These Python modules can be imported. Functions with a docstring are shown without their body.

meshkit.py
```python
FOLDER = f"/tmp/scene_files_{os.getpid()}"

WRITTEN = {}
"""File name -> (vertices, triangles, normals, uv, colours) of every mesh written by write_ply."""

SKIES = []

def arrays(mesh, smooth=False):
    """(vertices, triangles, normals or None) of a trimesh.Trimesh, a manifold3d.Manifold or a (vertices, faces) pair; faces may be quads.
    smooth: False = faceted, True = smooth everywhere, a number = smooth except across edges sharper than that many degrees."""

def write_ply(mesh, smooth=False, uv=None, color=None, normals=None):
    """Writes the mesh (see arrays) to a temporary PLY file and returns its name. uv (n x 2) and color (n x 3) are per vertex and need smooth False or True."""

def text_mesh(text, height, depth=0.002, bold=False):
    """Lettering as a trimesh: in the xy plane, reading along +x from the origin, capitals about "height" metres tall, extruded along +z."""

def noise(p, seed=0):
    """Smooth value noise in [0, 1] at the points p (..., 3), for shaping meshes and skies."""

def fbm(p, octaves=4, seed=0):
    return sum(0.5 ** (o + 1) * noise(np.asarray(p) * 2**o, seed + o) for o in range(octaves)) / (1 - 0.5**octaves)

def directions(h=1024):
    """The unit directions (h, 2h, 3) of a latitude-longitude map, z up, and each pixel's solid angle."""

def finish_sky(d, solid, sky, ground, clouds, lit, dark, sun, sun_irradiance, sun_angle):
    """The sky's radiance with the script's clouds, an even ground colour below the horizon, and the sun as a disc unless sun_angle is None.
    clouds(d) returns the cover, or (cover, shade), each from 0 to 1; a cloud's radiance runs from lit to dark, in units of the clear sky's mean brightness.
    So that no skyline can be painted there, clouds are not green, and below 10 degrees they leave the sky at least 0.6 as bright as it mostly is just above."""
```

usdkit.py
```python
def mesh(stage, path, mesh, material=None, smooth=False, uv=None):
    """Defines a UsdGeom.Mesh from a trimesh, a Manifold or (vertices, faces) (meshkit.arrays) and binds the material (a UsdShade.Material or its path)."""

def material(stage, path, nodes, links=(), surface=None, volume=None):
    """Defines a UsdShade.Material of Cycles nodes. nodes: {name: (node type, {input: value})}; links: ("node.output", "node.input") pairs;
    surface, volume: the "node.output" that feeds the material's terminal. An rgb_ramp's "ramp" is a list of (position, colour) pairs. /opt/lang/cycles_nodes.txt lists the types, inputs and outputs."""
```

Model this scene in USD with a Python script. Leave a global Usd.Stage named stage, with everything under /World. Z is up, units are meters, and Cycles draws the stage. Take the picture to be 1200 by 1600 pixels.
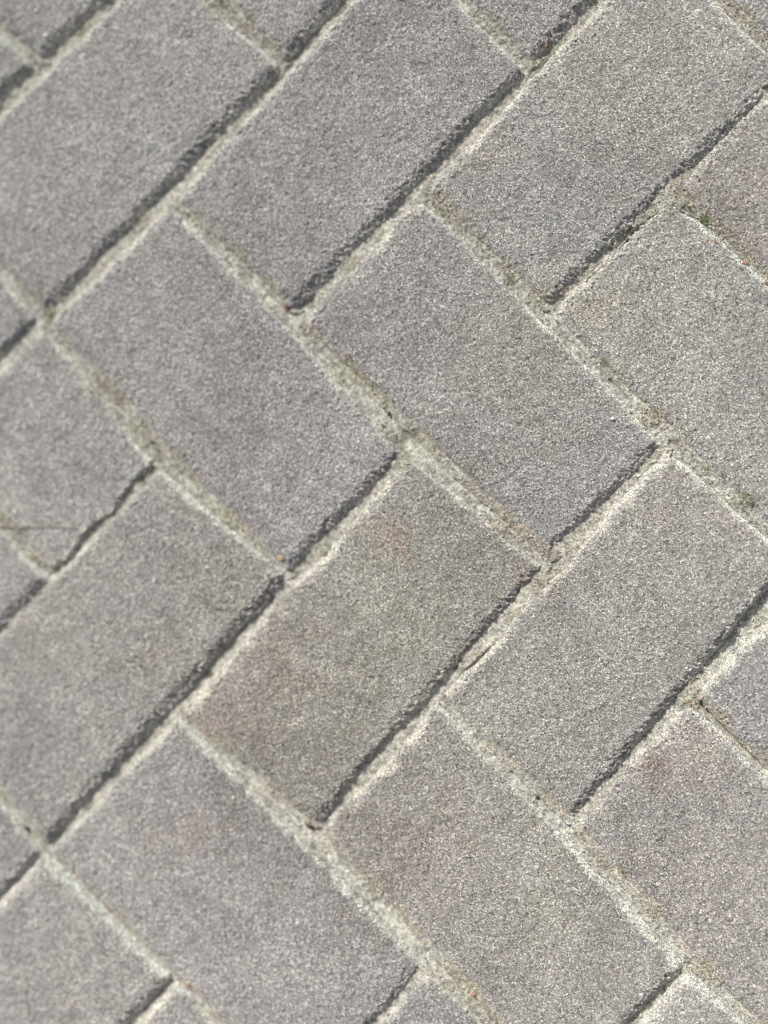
import math, numpy as np, trimesh, usdkit
from scipy import ndimage
from scipy.spatial import ConvexHull
from pxr import Usd, UsdGeom, UsdLux, UsdShade, Gf, Sdf, Vt

stage = Usd.Stage.CreateInMemory()
UsdGeom.SetStageUpAxis(stage, UsdGeom.Tokens.z)
UsdGeom.SetStageMetersPerUnit(stage, 1.0)
UsdGeom.Xform.Define(stage, '/World')
UsdGeom.Scope.Define(stage, '/World/Looks')
T = Sdf.ValueTypeNames

# ------------------------------------------------------------------ camera, sky, sun, exposure
FPX, DIST, TILT = 1800.0, 0.636, math.radians(4.0)     # focal length in photo pixels, metres to the paving, lean
FWD = np.array([-math.sin(TILT), 0, -math.cos(TILT)])
RIGHT = np.array([math.cos(TILT), 0, -math.sin(TILT)])
UP = np.array([0.0, 1.0, 0.0])
EYE = -FWD * DIST
cam = UsdGeom.Camera.Define(stage, '/World/camera')
M = np.eye(4); M[0, :3], M[1, :3], M[2, :3], M[3, :3] = RIGHT, UP, -FWD, EYE
cam.AddTransformOp().Set(Gf.Matrix4d(*M.ravel().tolist()))
cam.CreateHorizontalApertureAttr(36.0); cam.CreateVerticalApertureAttr(48.0)
cam.CreateFocalLengthAttr(36.0 * FPX / 1200)
cam.CreateClippingRangeAttr(Gf.Vec2f(0.02, 100))
cam.CreateFStopAttr(0.8)
FOCUS_PX = (960, 800)
cam.CreateExposureAttr(0.07)

SUN_AZ, SUN_EL = math.radians(125), math.radians(36)   # counter-clockwise from +x
SUN = np.array([math.cos(SUN_AZ) * math.cos(SUN_EL), math.sin(SUN_AZ) * math.cos(SUN_EL), math.sin(SUN_EL)])
usdkit.material(stage, '/World/Looks/sky_look', {
    's': ('sky_texture', {'sky_type': 'single_scattering', 'sun_disc': False, 'sun_elevation': SUN_EL,
                          'sun_rotation': math.atan2(SUN[0], SUN[1]), 'air_density': 0.6, 'aerosol_density': 5.0}),
    'h': ('hsv', {'saturation': 0.45}),      # thin white haze over the whole sky
    'b': ('background_shader', {'strength': 0.13})}, [('s.color', 'h.color'), ('h.color', 'b.color')], surface='b.background')
sky = UsdLux.DomeLight.Define(stage, '/World/sky')
UsdShade.MaterialBindingAPI.Apply(sky.GetPrim()).Bind(UsdShade.Material.Get(stage, '/World/Looks/sky_look'))
sky.GetPrim().SetCustomDataByKey('kind', 'structure')
sun = UsdLux.DistantLight.Define(stage, '/World/sun')
sun.CreateIntensityAttr(0.95); sun.CreateAngleAttr(0.53); sun.CreateColorAttr(Gf.Vec3f(1.0, 0.965, 0.91))
sun.GetPrim().CreateAttribute('inputs:normalize', T.Bool).Set(True)
zz = SUN; xx = np.cross([0, 0, 1.0], zz); xx /= np.linalg.norm(xx); yy = np.cross(zz, xx)
L = np.eye(4); L[0, :3], L[1, :3], L[2, :3] = xx, yy, zz
sun.AddTransformOp().Set(Gf.Matrix4d(*L.ravel().tolist()))


def at(px, py, z=0.0):
    """The point of the paving (millimetres) seen at a pixel of the photograph."""
    d = FWD + RIGHT * (px - 600) / FPX - UP * (py - 800) / FPX
    return ((EYE + d * (z / 1000 - EYE[2]) / d[2]) * 1000)[:2]


cam.CreateFocusDistanceAttr(float((np.r_[at(*FOCUS_PX) / 1000, 0] - EYE) @ FWD))

# ------------------------------------------------------------------ helpers
_names = {}


def numbered(parent, name):
    k = _names.get((parent, name), 0); _names[(parent, name)] = k + 1
    return f'{parent}/{name}' if k == 0 else f'{parent}/{name}_{k:03d}'


def tag(prim, label=None, category=None, group=None, kind=None):
    for k, v in (('label', label), ('category', category), ('group', group), ('kind', kind)):
        if v:
            prim.SetCustomDataByKey(k, v)
    return prim


def define(name, v, f, mat, parent='/World', normals=None, tint=None, extra=None):
    """One Mesh prim; v in millimetres."""
    path = numbered(parent, name)
    m = UsdGeom.Mesh.Define(stage, path)
    m.CreatePointsAttr(Vt.Vec3fArray.FromNumpy((np.asarray(v) / 1000).astype(np.float32)))
    m.CreateFaceVertexCountsAttr(Vt.IntArray.FromNumpy(np.full(len(f), 3, np.int32)))
    m.CreateFaceVertexIndicesAttr(Vt.IntArray.FromNumpy(np.asarray(f, np.int32).ravel()))
    m.CreateSubdivisionSchemeAttr('none')
    if normals is not None:
        m.CreateNormalsAttr(Vt.Vec3fArray.FromNumpy(normals.astype(np.float32))); m.SetNormalsInterpolation('vertex')
    api = UsdGeom.PrimvarsAPI(m)
    if tint is not None:
        api.CreatePrimvar('tint', T.Color3fArray, 'vertex').Set(Vt.Vec3fArray.FromNumpy(np.ascontiguousarray(tint, np.float32)))
    UsdShade.MaterialBindingAPI.Apply(m.GetPrim()).Bind(mat)
    return m.GetPrim()


# ------------------------------------------------------------------ materials (grain and colour only)
def rough_mineral(name, speck_scale, lo, hi, bump, grain_scale):
    """A mineral surface: the mesh's own tint times sand-grain specks, with fine relief."""
    return usdkit.material(stage, '/World/Looks/' + name, {
        'g': ('geometry', {}),
        'a': ('attribute', {'attribute': 'tint'}),
        'v': ('voronoi_texture', {'scale': speck_scale}),
        'sc': ('separate_color', {'color_type': 'rgb'}),
        'r': ('rgb_ramp', {'ramp': [(0, lo), (.10, tuple(.5 * l + .4 for l in lo)), (.3, (.80, .80, .81)), (.6, (1.03, 1.03, 1.02)),
                                    (.85, (1.28, 1.27, 1.23)), (.95, hi), (1, hi)]}),
        'r2': ('rgb_ramp', {'ramp': [(0, (1.06, .97, .93)), (.35, (1, 1, 1)), (.65, (.985, 1, 1.01)), (1, (1.03, 1.02, .90))]}),
        'm1': ('mix', {'mix_type': 'multiply', 'fac': 1.0}),
        'm2': ('mix', {'mix_type': 'multiply', 'fac': 1.0}),
        'n': ('noise_texture', {'scale': grain_scale, 'detail': 3.0, 'roughness': .6}),
        'b': ('bump', {'strength': bump, 'distance': 0.0004}),
        'p': ('principled_bsdf', {'roughness': .82, 'specular_ior_level': .35, 'diffuse_roughness': .6}),
    }, [('g.position', 'v.vector'), ('v.color', 'sc.color'), ('sc.r', 'r.fac'), ('sc.g', 'r2.fac'), ('a.color', 'm1.color1'), ('r.color', 'm1.color2'),
        ('m1.color', 'm2.color1'), ('r2.color', 'm2.color2'), ('m2.color', 'p.base_color'),
        ('g.position', 'n.vector'), ('n.fac', 'b.height'), ('b.normal', 'p.normal')], surface='p.BSDF')


M_BRICK = rough_mineral('weathered_concrete', 1750, (.2, .2, .21), (2.2, 2.18, 2.1), .6, 1800)
M_SAND = rough_mineral('joint_grit', 1500, (.38, .34, .28), (1.5, 1.48, 1.4), .7, 1700)


def plain(name, color, rough=.8, translucent=0.0):
    n = {'a': ('attribute', {'attribute': 'tint'}), 'g': ('geometry', {}),
         'n': ('noise_texture', {'scale': 900, 'detail': 2.0}),
         'r': ('rgb_ramp', {'ramp': [(0, tuple(.6 * c for c in color)), (.5, color), (1, tuple(min(1, 1.4 * c) for c in color))]}),
         'p': ('principled_bsdf', {'roughness': rough})}
    l = [('g.position', 'n.vector'), ('n.fac', 'r.fac'), ('r.color', 'p.base_color')]
    out = 'p.BSDF'
    if translucent:
        n['t'] = ('translucent_bsdf', {}); n['x'] = ('mix_closure', {'fac': translucent})
        l += [('r.color', 't.color'), ('p.BSDF', 'x.closure1'), ('t.BSDF', 'x.closure2')]; out = 'x.closure'
    return usdkit.material(stage, '/World/Looks/' + name, n, l, surface=out)


M_RED = plain('red_clay', (.32, .18, .135)); M_PALE = plain('pale_stone', (.62, .60, .52)); M_WHITE = plain('white_quartz', (.75, .74, .70))
M_DARK = plain('dark_humus', (.045, .032, .022)); M_RUST = plain('rust_leaf', (.10, .045, .03)); M_TWIG = plain('brown_stem', (.20, .155, .11))
M_STRAW = plain('dry_straw', (.42, .36, .24)); M_MOSS = plain('green_moss', (.19, .23, .09), .8, .25); M_OLIVE = plain('olive_moss', (.22, .23, .13), .8, .2)
M_TAN = plain('tan_clod', (.30, .22, .13))

# ------------------------------------------------------------------ the lattice of the herringbone
# corners where joints meet, read off the photograph (i along the joints running up to the right, j along those running down to the right)
SEEN = {(0, 0): (460, 489), (1, 0): (657, 297), (2, 0): (832, 107), (-1, -1): (69, 498), (0, -1): (266, 310), (1, -1): (447, 101), (0, -2): (62, 99),
        (1, 1): (855, 487), (2, 1): (1050, 295), (0, 1): (641, 706), (0, 2): (862, 884), (1, 2): (1046, 692), (-1, 0): (246, 722), (-1, 1): (455, 898),
        (-2, 0): (80, 905), (-2, 1): (279, 1115), (-3, 1): (70, 1330), (-2, 2): (495, 1297), (-1, 2): (684, 1090), (-1, 3): (893, 1292),
        (0, 3): (1081, 1089), (-2, 3): (670, 1512), (-1, 4): (1077, 1514), (-3, 2): (274, 1530)}
keys = np.array(list(SEEN), float); pts = np.array([at(*p) for p in SEEN.values()])
fitA = np.linalg.lstsq(np.c_[keys, np.ones(len(keys))], pts, rcond=None)[0]


def vert(i, j):
    return at(*SEEN[(i, j)]) if (i, j) in SEEN else np.array([i, j, 1.0]) @ fitA


# corners outside the frame take the position that the photograph's joint lines point to
EXTRA = {(-2, -1): (-122, 680), (2, -1): (625, -95), (3, 0): (1030, -97), (3, 1): (1243, 113), (2, 2): (1240, 478), (1, 3): (1247, 877),
         (0, 4): (1278, 1283), (-1, -2): (-130, 292), (-3, 0): (-120, 1105), (1, -2): (250, -72), (-4, 1): (-125, 1530), (0, -3): (-125, -70),
         (-3, 3): (470, 1735), (-2, 4): (880, 1710), (-1, 5): (1280, 1710), (-4, 2): (72, 1735), (-3, -1): (-320, 880)}
for k, p in EXTRA.items():
    SEEN.setdefault(k, p)

th = math.atan2(fitA[0, 1], fitA[0, 0]) * .5 + (math.atan2(fitA[1, 1], fitA[1, 0]) + math.pi / 2) * .5
EU, EV = np.array([math.cos(th), math.sin(th)]), np.array([math.sin(th), -math.cos(th)])

# every brick: (i0, j0, i1, j1); the two cells at the left edge are pairs of half bricks
bricks = []
R = 7
for j in range(-R, R + 1):
    for i in range(-R, R + 1):
        if (i - (j - 3)) % 4 == 0:
            bricks.append((i, j, i + 2, j + 1))
        if (i - j) % 4 == 0:
            if (i, j) in ((-2, -2), (-4, 0)):
                bricks += [(i, j, i + 1, j + 1), (i, j + 1, i + 1, j + 2)]
            else:
                bricks.append((i, j, i + 1, j + 2))

frame = np.array([at(*p) for p in ((0, 0), (1200, 0), (1200, 1600), (0, 1600))])
FX0, FX1, FY0, FY1 = frame[:, 0].min() - 14, frame[:, 0].max() + 14, frame[:, 1].min() - 14, frame[:, 1].max() + 14

# ------------------------------------------------------------------ fine fields on a grid laid along the joints
STEP = 0.54
ab = frame @ np.stack([EU, EV], 1)
lo, hi = ab.min(0) - 25, ab.max(0) + 25
NA, NB = (np.ceil((hi - lo) / STEP)).astype(int) + 1
GA, GB = lo[0] + STEP * np.arange(NA), lo[1] + STEP * np.arange(NB)
rng = np.random.default_rng(7)


def field(size_mm, seed):
    """Smooth noise of unit deviation with features of about size_mm."""
    s = size_mm / STEP / 2.6
    r = np.random.default_rng(seed)
    k = max(1, int(s / 3))
    small = r.standard_normal((NA // k + 8, NB // k + 8))
    g = ndimage.gaussian_filter(small, s / k, mode='wrap')
    g /= g.std()
    if k > 1:
        g = ndimage.zoom(g, k, order=1)
    return g[:NA, :NB].astype(np.float32)


F_grain = .66 * field(1.1, 1) + .48 * field(1.7, 2) + .30 * field(3.2, 3)
F_pit = field(3.0, 4)
F_meso = field(16, 5)
F_roll = field(60, 6)
F_edge1, F_edge2, F_edge3 = field(34, 7), field(9, 8), field(3.2, 9)
F_t1, F_t2, F_t3, F_t4 = field(70, 10), field(28, 11), field(11, 12), field(4, 13)
F_s1, F_s2, F_s3, F_s4 = field(40, 14), field(12, 15), field(4, 16), field(1.8, 17)
F_v1 = field(22, 18)
WX = GA[:, None] * EU[0] + GB[None, :] * EV[0]
WY = GA[:, None] * EU[1] + GB[None, :] * EV[1]

# worn corners, chips and bays of single bricks: photograph pixel, radius mm, depth mm, brick
DENTS = [((214, 760), 6, 1.4, (-2, -1, -1, 0)), ((180, 806), 9, -2.2, (-2, -1, -1, 0)), ((108, 876), 7, -1.2, (-2, -1, -1, 0)), ((880, 880), 6, .8, (-1, 2, 1, 3)), ((700, 250), 12, -.6, (0, -1, 2, 0)), ((960, 390), 10, .9, (1, 1, 2, 3)), ((150, 1030), 14, .9, (-3, 0, -1, 1)), ((390, 985), 9, 1.0, (-3, 0, -1, 1)), ((985, 1170), 11, 1.0, (-1, 2, 1, 3)), ((1080, 1010), 12, 1.1, (-1, 2, 1, 3)), ((830, 915), 9, .9, (-2, 1, 0, 2)), ((180, 385), 9, .9, (-1, -2, 1, -1)),
         ((143, 843), 7, 4.4, (-2, -1, -1, 0)), ((84, 898), 9, 2.2, (-2, -1, -1, 0)), ((505, 1312), 10, 3.2, (-2, 2, -1, 4)), ((522, 1290), 8, 1.4, (-2, 2, -1, 4)),
         ((1052, 712), 9, 2.0, (-1, 2, 1, 3)), ((649, 686), 11, 5.6, (-1, -1, 0, 1)), ((628, 672), 7, 2.0, (-1, -1, 0, 1)), ((1070, 318), 8, 1.6, (1, 1, 2, 3)),
         ((870, 497), 8, 1.8, (1, 1, 2, 3)), ((0, 135), 12, 3.0, (-2, -3, 0, -2)), ((58, 1316), 9, 2.6, (-4, 0, -3, 1)), ((560, 700), 6, .8, (-1, -1, 0, 1)),
         ((885, 1110), 7, 1.0, (-1, 2, 1, 3)), ((662, 318), 8, 1.6, (0, 0, 1, 2)), ((75, 525), 9, 1.8, (-2, -1, -1, 0)), ((640, 1515), 9, 1.5, (-3, 1, -2, 3))]
# stains and patches: pixel, radius mm, colour factor
STAINS = [((612, 835), 10, (1.10, .97, .92)), ((1030, 1205), 11, (.76, .64, .60)), ((1090, 1175), 18, (1.02, .95, .90)), ((330, 1130), 16, (1.0, .90, .90)), ((830, 900), 10, (1.02, .88, .86)),
          ((920, 480), 16, (1.0, .95, .86)), ((760, 250), 12, (1.0, .93, .88)), ((640, 940), 36, (1.0, .995, .94)), ((420, 1040), 30, (1.0, .94, .92)), ((860, 1150), 44, (.98, .985, .94)),
          ((800, 560), 34, (1.0, 1.0, .91)), ((350, 930), 22, (.95, .95, .86)), ((250, 1030), 22, (.93, .89, .85)), ((1000, 130), 40, (1.02, 1.02, .95)), ((1050, 560), 60, (1.05, 1.06, 1.02)),
          ((420, 1550), 50, (1.04, 1.03, 1.03)), ((550, 1180), 60, (.98, .97, .92)), ((640, 1350), 34, (1.0, .94, .91)), ((850, 1430), 40, (1.0, 1.0, .94)), ((1100, 1380), 40, (1.03, 1.01, .98)),
          ((680, 110), 40, (.98, .97, .98)), ((700, 470), 45, (.96, .95, .97)), ((200, 200), 60, (1.02, 1.03, 1.03)), ((160, 650), 40, (1.0, 1.0, 1.0)), ((630, 860), 5, (1.06, .93, .90)), ((1000, 905), 30, (1.04, 1.05, 1.0)),
          ((720, 745), 14, (.96, .97, .90)), ((1165, 300), 30, (1.0, .96, .93)), ((880, 590), 6, (1.12, 1.12, 1.1)), ((855, 1425), 8, (1.10, 1.12, 1.05)), ((300, 1295), 20, (1.0, .94, .93))]
SCRATCHES = [([(868, 1105), (858, 1180)], .8, 1.3), ([(740, 1486), (737, 1512)], .9, 1.5), ([(600, 1322), (680, 1310)], 1.4, 1.15), ([(798, 1034), (812, 1024)], .6, .6), ([(1135, 1420), (1172, 1392)], .6, .8), ([(100, 1110), (215, 1060)], .8, .88), ([(1005, 96), (1030, 106)], .8, .8), ([(1110, 920), (1185, 840)], 1.5, 1.12), ([(560, 1078), (650, 1080)], .5, 1.2)]
MOVE = {(0, 0, 1, 2): {0: (464, 506), 3: (860, 877)}, (-1, -1, 0, 1): {0: (68, 506), 3: (449, 906)}}
BASE = np.array([.266, .2655, .265])
TONE = {(1, 0, 3, 1): (1.05, 1.06, 1.04), (1, 1, 2, 3): (1.04, 1.045, 1.03), (0, 0, 1, 2): (.95, .945, .945), (-1, 2, 1, 3): (.975, .965, .94), (-2, 1, 0, 2): (.955, .945, .90),
        (-2, 2, -1, 4): (.97, .955, .94), (-1, 3, 0, 5): (.99, .97, .96), (-3, 0, -1, 1): (1.0, .995, .975), (-3, 1, -2, 3): (1.0, .99, .99), (0, -1, 2, 0): (1.0, 1.0, 1.0),
        (-1, -2, 1, -1): (1.03, 1.03, 1.03), (-1, -1, 0, 1): (.985, .98, .99), (-2, -1, -1, 0): (1.03, 1.03, 1.02), (2, 1, 4, 2): (1.0, .985, .97), (-4, 1, -3, 2): (1.02, 1.0, .99)}


def outline(b):
    """Inside distance (mm) to a brick's rounded outline, and distances to its four edges, on (x, y)."""
    i0, j0, i1, j1 = b
    c = np.array([vert(i0, j0), vert(i1, j0), vert(i1, j1), vert(i0, j1)])
    for k, p in MOVE.get(b, {}).items():
        c[k] = at(*p)
    cen = c.mean(0)
    lines = []
    for k in range(4):
        p, q = c[k], c[(k + 1) % 4]
        n = np.array([-(q - p)[1], (q - p)[0]]); n /= np.linalg.norm(n)
        if (cen - p) @ n < 0:
            n = -n
        lines.append((p, n))

    def d(x, y, gap=.95, rc=4.5):
        e = [(x - p[0]) * n[0] + (y - p[1]) * n[1] - gap for p, n in lines]    # j0 edge, i1 edge, j1 edge, i0 edge
        qx, qy = rc - np.minimum(e[1], e[3]), rc - np.minimum(e[0], e[2])
        return rc - (np.hypot(np.maximum(qx, 0), np.maximum(qy, 0)) + np.minimum(np.maximum(qx, qy), 0)), e
    return c, d


# edges of single bricks that are sharper than the rest: 0 to 3 as in outline()
NARROW = {(-2, -1, -1, 0): (2, .42), (-4, 0, -3, 1): (2, .5)}


def narrow(b, e):
    if b not in NARROW:
        return 1.0
    k, m = NARROW[b]
    return 1 - (1 - m) * np.clip(1.3 - e[k] / 8.0, 0, 1)


def grid_faces(mask):
    """Triangles (facing up) of the cells whose four corners are all in mask, and the kept vertices."""
    idx = np.full(mask.shape, -1, np.int64)
    cell = mask[:-1, :-1] & mask[1:, :-1] & mask[:-1, 1:] & mask[1:, 1:]
    used = np.zeros_like(mask)
    used[:-1, :-1] |= cell; used[1:, :-1] |= cell; used[:-1, 1:] |= cell; used[1:, 1:] |= cell
    idx[used] = np.arange(used.sum())
    a, b, c, d = idx[:-1, :-1][cell], idx[1:, :-1][cell], idx[1:, 1:][cell], idx[:-1, 1:][cell]
    return used, np.vstack([np.c_[a, c, b], np.c_[a, d, c]])


def height_normals(z, ga, gb):
    za, zb = np.gradient(z, ga, gb)
    n = -(za[..., None] * EU + zb[..., None] * EV)
    n = np.concatenate([n, np.ones_like(za)[..., None]], -1)
    return n / np.linalg.norm(n, axis=-1, keepdims=True)


# ------------------------------------------------------------------ the setting: ground, pavement of bricks
pave = UsdGeom.Xform.Define(stage, '/World/pavement').GetPrim()
tag(pave, 'grey concrete pavers laid in a diagonal herringbone with sandy joints', 'pavement', kind='structure')
PAVE = '/World/pavement'

ZB = np.full((NA, NB), -30.0, np.float32)       # the bricks' height over the fine grid
DB = np.full((NA, NB), -30.0, np.float32)       # the inside distance of the nearest brick
DV = np.full((NA, NB), 99.0, np.float32)        # distance to the nearest edge that runs down to the right
SIDE = np.zeros((NA, NB), np.float32)           # which side of such a joint
infr = (WX > FX0) & (WX < FX1) & (WY > FY0) & (WY < FY1)
brng = np.random.default_rng(21)
for b in sorted(bricks, key=lambda b: (np.hypot(*((vert(b[0], b[1]) + vert(b[2], b[3])) / 2)))):
    c, dist = outline(b)
    cen = c.mean(0)
    x0, y0 = c.min(0); x1, y1 = c.max(0)
    tone = np.array(TONE.get(b, tuple(1 + .03 * brng.standard_normal() for _ in range(1)) * 3))
    lift, ta, tb = brng.normal(0, .28), brng.normal(0, .0022), brng.normal(0, .0022)
    bw = brng.uniform(7.2, 8.8)
    cab = c @ np.stack([EU, EV], 1)
    a0, b0 = cab.min(0) - 2.5; a1, b1 = cab.max(0) + 2.5
    ia, ib = np.clip(((np.array([a0, a1]) - lo[0]) / STEP).astype(int), 0, NA - 1), np.clip(((np.array([b0, b1]) - lo[1]) / STEP).astype(int), 0, NB - 1)
    sub = infr[ia[0]:ia[1] + 1, ib[0]:ib[1] + 1]
    if sub.size and sub.any():
        sa, sb = np.nonzero(sub.any(1))[0], np.nonzero(sub.any(0))[0]
        fa = GA[ia[0] + sa[0]: ia[0] + sa[-1] + 1]; fb = GB[ib[0] + sb[0]: ib[0] + sb[-1] + 1]

        def axis(f, s, e):
            return np.r_[np.arange(s, f[0] - .4, 4.0) if s < f[0] - .4 else [], f, np.arange(f[-1] + 1, e + 4, 4.0) if e > f[-1] + .4 else []]
        ga, gb = axis(fa, a0, a1), axis(fb, b0, b1)
        visible = True
    else:
        if np.abs(cen[0]) > 640 or np.abs(cen[1]) > 700:
            continue
        ga, gb = np.arange(a0, a1 + 2, 3.0), np.arange(b0, b1 + 2, 3.0)
        visible = False
    qa, qb = np.round((ga - lo[0]) / STEP).astype(int) % NA, np.round((gb - lo[1]) / STEP).astype(int) % NB

    def S(Fd):
        return Fd[np.ix_(qa, qb)]
    X = ga[:, None] * EU[0] + gb[None, :] * EV[0]
    Y = ga[:, None] * EU[1] + gb[None, :] * EV[1]
    d, e = dist(X, Y)
    d = d + .70 * S(F_edge1) + .22 * S(F_edge2) + .06 * S(F_edge3)
    for (px, r, dep, who) in DENTS:
        if who == b:
            p = at(*px)
            d = d - dep * np.exp(-((X - p[0]) ** 2 + (Y - p[1]) ** 2) / r ** 2 * 1.4)
    w = bw + 1.1 * S(F_edge1) + .5 * S(F_edge2)
    w = w * narrow(b, e)
    t = np.clip(1 - d / w, 0, 1.25)
    z = -(4.9 + .5 * S(F_s1)) * t ** 2.0
    wu = np.clip((np.minimum(e[1], e[3]) - np.minimum(e[0], e[2])) / 4 + .5, 0, 1)      # edges along the joints that run up to the right are the rougher
    rough = 1 + (.25 + 1.5 * wu) * np.clip(t * 2.2, 0, 1)
    z = z + .20 * S(F_grain) * rough - .28 * np.clip(S(F_pit) - 1.35, 0, 1.2) + .10 * S(F_meso) + .28 * S(F_roll)
    z = z + lift + ta * ((X - cen[0]) * EU[0] + (Y - cen[1]) * EU[1]) + tb * ((X - cen[0]) * EV[0] + (Y - cen[1]) * EV[1])
    inside = d > -.9
    z = np.where(d < -.3, -24.0, z)
    used, faces = grid_faces(ndimage.binary_dilation(inside))
    # colour of the stone itself: cloudy tone, algae, rust tinge, pale lime on the worn edges
    col = BASE * tone * (1 + .035 * S(F_t1) + .03 * S(F_t2) + .035 * S(F_t3) + .05 * S(F_t4))[..., None]
    alg = np.clip(.5 + .5 * S(F_t2) * .7 + .3 * S(F_t1), 0, 1)[..., None]
    col = col * (1 - .35 * alg + .35 * alg * np.array([1.0, 1.005, .97]))
    pink = np.clip(S(F_v1) * .5 - .25 + .25 * S(F_t1), 0, 1)[..., None]
    col = col * (1 - pink + pink * np.array([1.0, .98, .975]))
    for (px, r, fac) in STAINS:
        p = at(*px)
        if abs(p[0] - cen[0]) < 160 and abs(p[1] - cen[1]) < 160:
            g = np.exp(-(((X - p[0]) ** 2 + (Y - p[1]) ** 2) / r ** 2) * np.clip(1 + .4 * S(F_t3), .4, 2))[..., None]
            col = col * (1 + .68 * g * (np.array(fac) - 1))
    for line, r, f in SCRATCHES:
        for p, q in zip(line[:-1], line[1:]):
            p, q = at(*p), at(*q)
            if abs(p[0] - cen[0]) < 140 and abs(p[1] - cen[1]) < 140:
                tt = np.clip(((X - p[0]) * (q - p)[0] + (Y - p[1]) * (q - p)[1]) / ((q - p) @ (q - p)), 0, 1)
                col = col * (1 + (f - 1) * np.exp(-((X - p[0] - tt * (q - p)[0]) ** 2 + (Y - p[1] - tt * (q - p)[1]) ** 2) / r ** 2) * np.clip(.7 + .6 * S(F_s3), 0, 1.5))[..., None]
    lime = np.clip(1.1 - d / 4.2 + .3 * S(F_s2) + .22 * S(F_s3), 0, 1)[..., None] * (.5 + .32 * wu[..., None])
    col = col * (1 - lime) + lime * np.array([.455, .45, .41])
    # a pale lichen line grows on the edge beside the joints that run down to the right
    lich = np.clip(1.25 - np.abs(e[1] - 2.0) / 2.2 + .28 * S(F_s2) + .18 * S(F_s3) + .25 * S(F_edge1), 0, 1)[..., None] * .7
    col = col * (1 - lich) + lich * np.array([.47, .50, .465])
    brown = np.clip(1.0 - (e[3]) / 4.5 + .35 * S(F_s2) + .4 * S(F_s3) + .2 * S(F_v1), 0, 1)[..., None] * .6
    col = col * (1 - brown) + brown * np.array([.25, .225, .175])
    v = np.stack([X, Y, z], -1)[used]
    nrm = height_normals(np.where(d < -.3, z + 18, z), ga, gb)[used]
    pr = define('paving_brick', v, faces, M_BRICK, PAVE, nrm, np.clip(col, 0, .8)[used])
    if visible:
        ra, rb = slice(ia[0], ia[1] + 1), slice(ib[0], ib[1] + 1)
        x, y = WX[ra, rb], WY[ra, rb]
        dd, ee = dist(x, y)
        dd = dd + .70 * F_edge1[ra, rb] + .22 * F_edge2[ra, rb]
        for (px, r, dep, who) in DENTS:
            if who == b:
                p = at(*px); dd = dd - dep * np.exp(-((x - p[0]) ** 2 + (y - p[1]) ** 2) / r ** 2 * 1.4)
        ww = bw + 1.1 * F_edge1[ra, rb] + .5 * F_edge2[ra, rb]
        ww = ww * narrow(b, ee)
        zb = np.where(dd < -.3, -24, -(4.9 + .5 * F_s1[ra, rb]) * np.clip(1 - dd / ww, 0, 1.25) ** 2.0)
        near = dd > DB[ra, rb]
        DB[ra, rb] = np.where(near, dd, DB[ra, rb]); ZB[ra, rb] = np.maximum(ZB[ra, rb], zb)
        ev_ = np.minimum(ee[1], ee[3])
        ok = near & (dd > -3)
        DV[ra, rb] = np.where(ok, ev_, DV[ra, rb]); SIDE[ra, rb] = np.where(ok, np.where(ee[3] < ee[1], 1, -1), SIDE[ra, rb])

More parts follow.
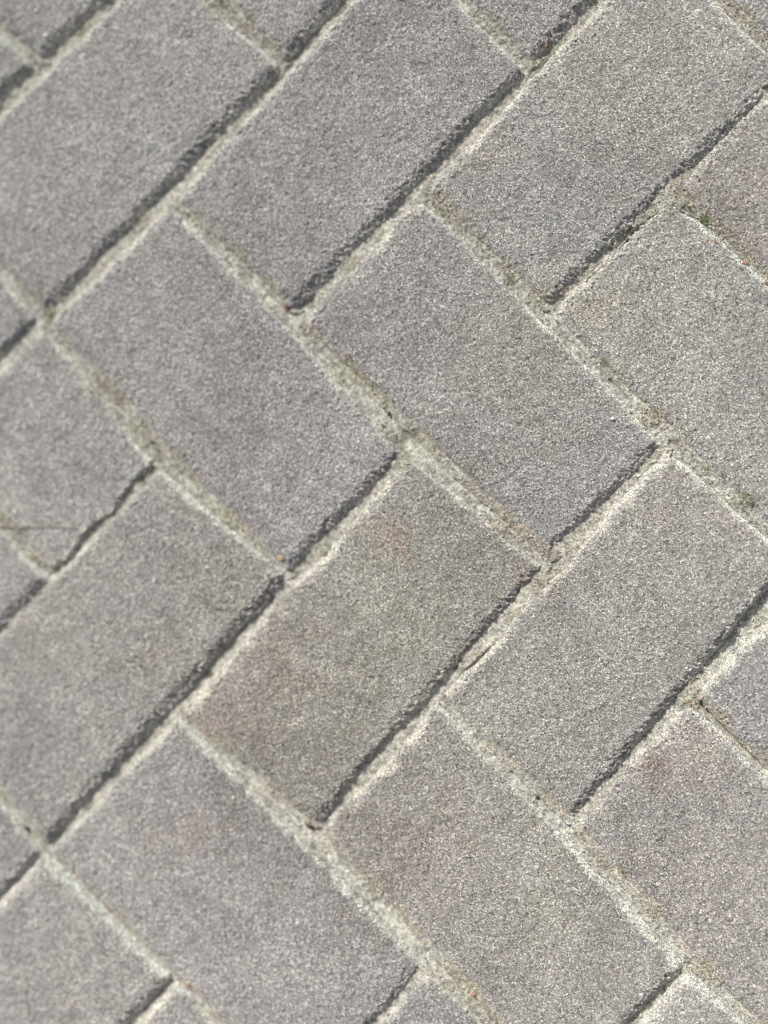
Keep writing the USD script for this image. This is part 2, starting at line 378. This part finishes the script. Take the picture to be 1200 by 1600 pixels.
# ------------------------------------------------------------------ sand in the joints
GROOVES = [([(1098, 1100), (1115, 1120), (1140, 1148), (1165, 1172), (1200, 1206)], 1.1, 4.0), ([(780, 1003), (750, 1030), (722, 1058), (700, 1082)], .7, 1.6),
           ([(1020, 338), (990, 360), (966, 384)], .6, .9), ([(940, 410), (905, 440), (862, 490)], .6, .5)]
vj = np.clip(1 - np.maximum(DV, 0) / 7.0, 0, 1)                          # joints running down to the right are fuller
FILLS = [((641, 690), 7, -3.0), ((265, 318), 6, 1.1), ((655, 303), 7, 1.2), ((1050, 300), 8, 1.2), ((1052, 683), 8, 1.2), ((690, 1088), 6, 1.0), ((893, 1292), 7, 1.0), ((1085, 1090), 9, 1.2), ((485, 1318), 9, 1.0),
         ((862, 488), 7, 1.0), ((72, 507), 8, 1.2), ((165, 815), 9, 1.6), ((110, 880), 9, 1.4), ((205, 775), 9, 1.2), ((835, 105), 7, 1.2), ((990, 355), 9, 1.2), ((740, 1030), 10, .9), ((500, 850), 9, .8), ((275, 1120), 7, 1.0), ((150, 1225), 14, .9), ((930, 1240), 13, .8)]
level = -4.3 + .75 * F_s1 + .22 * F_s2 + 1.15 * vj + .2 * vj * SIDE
for px, r, up in FILLS:
    p = at(*px); level = level + up * np.exp(-((WX - p[0]) ** 2 + (WY - p[1]) ** 2) / r ** 2)
level = np.minimum(level, -1.5)
sand = level + .07 * F_s3 + .10 * F_s4 + .21 * F_grain
for line, r, dep in GROOVES:
    P = np.array([at(*p) for p in line])
    dl = np.full((NA, NB), 1e3, np.float32)
    for p, q in zip(P[:-1], P[1:]):
        t = np.clip(((WX - p[0]) * (q - p)[0] + (WY - p[1]) * (q - p)[1]) / ((q - p) @ (q - p)), 0, 1)
        dl = np.minimum(dl, np.hypot(WX - p[0] - t * (q - p)[0], WY - p[1] - t * (q - p)[1]))
    sand = sand - dep * np.exp(-np.minimum(dl / r, 6) ** 2 * np.clip(1 + .3 * F_s3, .4, 2))
mask = ((sand > ZB - .55) & (DB < 7.5) | (DB < 1.2)) & infr
mask = ndimage.binary_dilation(mask, iterations=1) & infr
used, faces = grid_faces(mask)
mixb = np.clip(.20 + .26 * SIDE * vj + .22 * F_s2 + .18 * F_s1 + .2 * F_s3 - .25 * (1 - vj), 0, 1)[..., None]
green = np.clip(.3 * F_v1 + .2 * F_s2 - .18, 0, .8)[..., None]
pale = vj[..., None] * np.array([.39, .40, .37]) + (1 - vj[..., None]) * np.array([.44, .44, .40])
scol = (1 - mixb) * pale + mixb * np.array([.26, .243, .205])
scol = scol * (1 - green) + green * np.array([.30, .315, .25])
scol = scol * (1 + .10 * F_s3 + .12 * F_s4)[..., None]
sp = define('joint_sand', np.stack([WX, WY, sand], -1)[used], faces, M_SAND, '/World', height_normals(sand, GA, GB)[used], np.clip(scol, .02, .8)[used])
tag(sp, 'pale beige sand and crumbly crust filling the joints between grey pavers', 'sand', kind='stuff')

# the bedding under everything, out past the frame
S_ = 12000
gv = np.array([[-S_, -S_, -6.5], [S_, -S_, -6.5], [S_, S_, -6.5], [-S_, S_, -6.5]], float)
g = define('ground', gv, [[0, 1, 2], [0, 2, 3]], M_SAND, '/World', None, np.tile([.36, .32, .25], (4, 1)))
tag(g, 'bed of sand under the pavers', 'ground', kind='structure')

# ------------------------------------------------------------------ loose grit along the joints
TOP = np.maximum(sand * mask + (-99) * (~mask), ZB)


def top_at(p):
    a, b_ = p @ EU, p @ EV
    i, j = int(round((a - lo[0]) / STEP)), int(round((b_ - lo[1]) / STEP))
    if not (0 <= i < NA and 0 <= j < NB):
        return 0.0
    return float(TOP[i, j])


grng = np.random.default_rng(5)
ico = trimesh.creation.icosphere(subdivisions=0)
cand = np.argwhere(infr & (DB < 6.5) & (DB > -2))
wgt = np.exp(-np.abs(DB[cand[:, 0], cand[:, 1]]) / 2.6) * (.25 + 1.0 * vj[cand[:, 0], cand[:, 1]]) * np.exp(.5 * F_s2[cand[:, 0], cand[:, 1]])
pick = cand[grng.choice(len(cand), 8000, p=wgt / wgt.sum(), replace=False)]
loose = np.argwhere(infr & (DB > 6.5))
pick = np.vstack([pick, loose[grng.choice(len(loose), 900, replace=False)]])
V, Fc, C = [], [], []
pal = np.array([[.44, .42, .34], [.33, .27, .18], [.24, .17, .10], [.50, .49, .44], [.30, .29, .26], [.13, .10, .07], [.36, .22, .15]])
for n, (i, j) in enumerate(pick):
    r = min(.9, .2 + grng.exponential(.10 if n < 8000 else .07))
    q = trimesh.transformations.random_rotation_matrix(grng.random(3))[:3, :3]
    v = (ico.vertices * (1 + .25 * grng.standard_normal((12, 1)))) @ q * r * [1.1, .9, .75]
    tone_ = grng.choice(7, p=[.3, .2, .12, .16, .12, .06, .04])
    v = v * (min(1, .35 / r) if tone_ == 5 else 1)
    V.append(v + [WX[i, j], WY[i, j], TOP[i, j] + .25 * r]); Fc.append(ico.faces + 12 * n)
    C.append(np.tile(pal[tone_] * grng.uniform(.8, 1.2), (12, 1)))
gp = define('loose_grit', np.vstack(V), np.vstack(Fc), M_SAND, '/World', None, np.vstack(C))
tag(gp, 'loose coarse grains of grit scattered along the sandy joints', 'grit', kind='stuff')


# ------------------------------------------------------------------ small things lying on the paving
def chip(name, px, size, mat, label, cat, seed, flat=.6, rot=0.0, group=None):
    """An irregular angular crumb."""
    r = np.random.default_rng(seed)
    p = r.standard_normal((26, 3)); p /= np.linalg.norm(p, axis=1, keepdims=True)
    p *= 1 + .18 * r.standard_normal((26, 1))
    h = trimesh.Trimesh(p, ConvexHull(p).simplices); h = trimesh.convex.convex_hull(h)
    v = h.vertices * np.array([size[0], size[1], flat * min(size)]) / 2
    c, s = math.cos(rot), math.sin(rot)
    v = np.c_[v[:, 0] * c - v[:, 1] * s, v[:, 0] * s + v[:, 1] * c, v[:, 2]]
    xy = at(*px); v = v + [xy[0], xy[1], top_at(xy) + .32 * flat * min(size)]
    group = {'pebble': 'pale pebbles on the pavers', 'brick_chip': 'red chips in the joints', 'soil_crumb': 'soil crumbs in the joints'}.get(name)
    tag(define(name, v, h.faces, mat), label, cat, group)


def stem(name, line, r, mat, label, cat, lift=.5, wob=.25, seed=0):
    """A thin tapering stalk following the ground."""
    rr = np.random.default_rng(seed)
    P = np.array([at(*p) for p in line]); t = np.linspace(0, 1, 22)
    s = np.r_[0, np.cumsum(np.linalg.norm(np.diff(P, axis=0), axis=1))]; s /= s[-1]
    xy = np.stack([np.interp(t, s, P[:, k]) for k in (0, 1)], 1) + wob * ndimage.gaussian_filter1d(rr.standard_normal((22, 2)), 1.5, axis=0)
    z = np.array([top_at(p) for p in xy]); z = ndimage.gaussian_filter1d(np.maximum(z, ndimage.maximum_filter1d(z, 3)), 1.2) + lift + r
    ctr = np.c_[xy, z]; V, Fc = [], []
    for k in range(22):
        d = ctr[min(k + 1, 21)] - ctr[max(k - 1, 0)]; d /= np.linalg.norm(d)
        a = np.cross(d, [0, 0, 1]); a /= np.linalg.norm(a); b_ = np.cross(a, d)
        rad = r * (1 - .55 * t[k]) * (1 + .12 * rr.standard_normal())
        for q in range(6):
            V.append(ctr[k] + rad * (math.cos(q * math.pi / 3) * a + math.sin(q * math.pi / 3) * b_))
        if k:
            for q in range(6):
                i, j, k0, k1 = 6 * (k - 1) + q, 6 * (k - 1) + (q + 1) % 6, 6 * k + q, 6 * k + (q + 1) % 6
                Fc += [[i, j, k1], [i, k1, k0]]
    n = len(V); V += [ctr[0], ctr[-1]]
    for q in range(6):
        Fc += [[n, (q + 1) % 6, q], [n + 1, 126 + q, 126 + (q + 1) % 6]]
    tag(define(name, np.array(V), Fc, mat), label, cat)


def moss(px, spread, n, mat, label, seed, length=1.5, group='moss growing in the joints'):
    """A tuft of tiny pointed leaves."""
    r = np.random.default_rng(seed); c = at(*px); V, Fc = [], []
    for k in range(int(n * .6)):
        o = c + r.normal(0, spread / 2.2, 2); z = top_at(o) - .1
        az, el = r.uniform(0, 2 * math.pi), r.uniform(.35, 1.35)
        l, w = length * r.uniform(.5, 1.2), .16 * length * r.uniform(.7, 1.3)
        h = np.array([math.cos(az), math.sin(az), 0]); sd = np.array([-h[1], h[0], 0])
        p0 = np.r_[o, z]; p1 = p0 + h * l * .55 * math.cos(el) + [0, 0, l * .55 * math.sin(el)]; p2 = p1 + h * l * .5 * math.cos(el * .6) + [0, 0, l * .35 * math.sin(el * .6)]
        b_ = len(V); V += [p0 - sd * w * .4, p0 + sd * w * .4, p1 - sd * w, p1 + sd * w, p2]
        Fc += [[b_, b_ + 1, b_ + 3], [b_, b_ + 3, b_ + 2], [b_ + 2, b_ + 3, b_ + 4]]
    tag(define('moss_tuft', np.array(V), Fc, mat), label, 'moss', group)


chip('pebble', (957, 654), (2.0, 1.7), M_WHITE, 'tiny whitish pebble alone on the flat face of a brick right of centre', 'pebble', 31, .85)
chip('pebble', (999, 743), (2.2, 1.9), M_PALE, 'tiny cream pebble in the dark joint right of centre below the lone whitish one', 'pebble', 32, .85)
chip('pebble', (1072, 1043), (2.0, 1.6), M_PALE, 'tiny cream pebble on the worn crumbling brick edge at lower right', 'pebble', 33, .8)
chip('pebble', (365, 1246), (1.5, 1.3), M_WHITE, 'tiny white grain on the brick at lower left beside a broad crusty joint', 'pebble', 34, .8)
chip('pebble', (57, 17), (1.6, 1.3), M_WHITE, 'blurred white grain on the top left brick, nearer the top edge', 'pebble', 35, .7)
chip('pebble', (72, 55), (1.6, 1.5), M_WHITE, 'blurred white grain on the top left brick beside its dark joint', 'pebble', 36, .7)
chip('brick_chip', (877, 457), (2.3, 2.0), M_RED, 'salmon red chip lying in the shaded joint above centre right', 'chip', 41, .8)
chip('brick_chip', (1166, 408), (3.4, 2.2), M_RED, 'larger brown red chip in the sandy joint near the right edge', 'chip', 42, .6, .3)
chip('brick_chip', (1199, 440), (2.6, 2.2), M_RED, 'orange red chip cut by the right edge of the view', 'chip', 43, .7)
chip('brick_chip', (740, 1555), (2.4, 2.8), M_RED, 'pinkish chip in the crusty joint near the bottom edge', 'chip', 44, .7)
chip('brick_chip', (586, 770), (1.6, 1.4), M_RED, 'smallest red chip, at the shaded joint in the middle of the view', 'chip', 45, .7)
chip('leaf_fragment', (853, 70), (8.5, 3.2), M_RUST, 'dark reddish leaf fragment lodged in the joint at top right', 'leaf', 46, .35, .75)
chip('soil_crumb', (41, 1297), (3.4, 2.8), M_DARK, 'dark soil crumb in the joint at the lower left edge', 'soil', 47, .7)
chip('soil_crumb', (447, 478), (4.4, 2.6), M_RUST, 'reddish brown soil crumb at the lower tip of a blurred brick left of centre', 'soil', 48, .6, -.5)
chip('soil_crumb', (484, 1294), (4.2, 2.2), M_DARK, 'dark brown crumb at the pointed lower tip of a brick below centre', 'soil', 49, .6, -.3)
chip('soil_crumb', (440, 872), (3.4, 2.4), M_TAN, 'tan soil crumb beside the shaded joint left of centre', 'soil', 50, .6)
chip('soil_crumb', (294, 1540), (3.6, 2.4), M_TAN, 'tan soil crumb in the blurred joint at the bottom left', 'soil', 51, .6)
chip('soil_crumb', (608, 646), (2.0, 3.2), M_DARK, 'narrow dark crumb in the pale joint at the centre', 'soil', 52, .6)
chip('soil_crumb', (237, 691), (3.6, 1.8), M_DARK, 'small dark crumb at the right tip of the half brick on the left', 'soil', 53, .5)
chip('soil_crumb', (842, 1251), (3.0, 1.6), M_DARK, 'dark crumb in the brown joint at lower right', 'soil', 54, .6, -.6)
stem('twig', [(-14, 822), (30, 824), (75, 823), (122, 825)], .36, M_TWIG, 'thin brown stalk lying across the half brick at the left edge', 'twig', .15, .25, 3)
stem('twig', [(988, 351), (978, 362), (968, 373)], .55, M_DARK, 'short dark splinter lying in the joint at upper right', 'twig', .1, .1, 4)
stem('straw', [(1116, 362), (1114, 376), (1118, 384)], .28, M_STRAW, 'short dry straw beside the green moss at upper right', 'straw', .5, .15, 5)
stem('straw', [(1106, 326), (1094, 336), (1085, 338)], .25, M_STRAW, 'fine pale straw lying over the sandy corner at upper right', 'straw', .5, .15, 6)
moss((1103, 341), 3.2, 70, M_MOSS, 'bright green moss tuft in the sandy joint at upper right', 61, 2.2)
moss((796, 433), 3.0, 80, M_OLIVE, 'dark green moss tuft in the joint right above the centre', 62, 1.6)
moss((1171, 780), 4.6, 110, M_OLIVE, 'olive moss cushion in the joint near the right edge', 63, 1.7)
moss((1130, 742), 4.0, 50, M_OLIVE, 'sparse olive moss above the cushion near the right edge', 64, 1.4)
moss((323, 1055), 2.2, 60, M_MOSS, 'bright green moss dot in the long joint at lower left', 65, 1.6)
moss((76, 491), 3.0, 70, M_MOSS, 'yellow green moss at the crossing of joints by the left edge', 66, 1.6)
moss((841, 911), 3.6, 70, M_MOSS, 'green moss in the shaded joint right of centre', 67, 1.4)
moss((690, 332), 2.6, 60, M_OLIVE, 'olive moss beside the sandy corner at upper middle', 68, 1.4)
moss((942, 565), 4.0, 80, M_OLIVE, 'thin dark moss in the pale joint above the lone pebble', 69, 1.4)
moss((507, 862), 3.5, 60, M_OLIVE, 'olive moss in the deep shaded joint at the middle left', 70, 1.3)
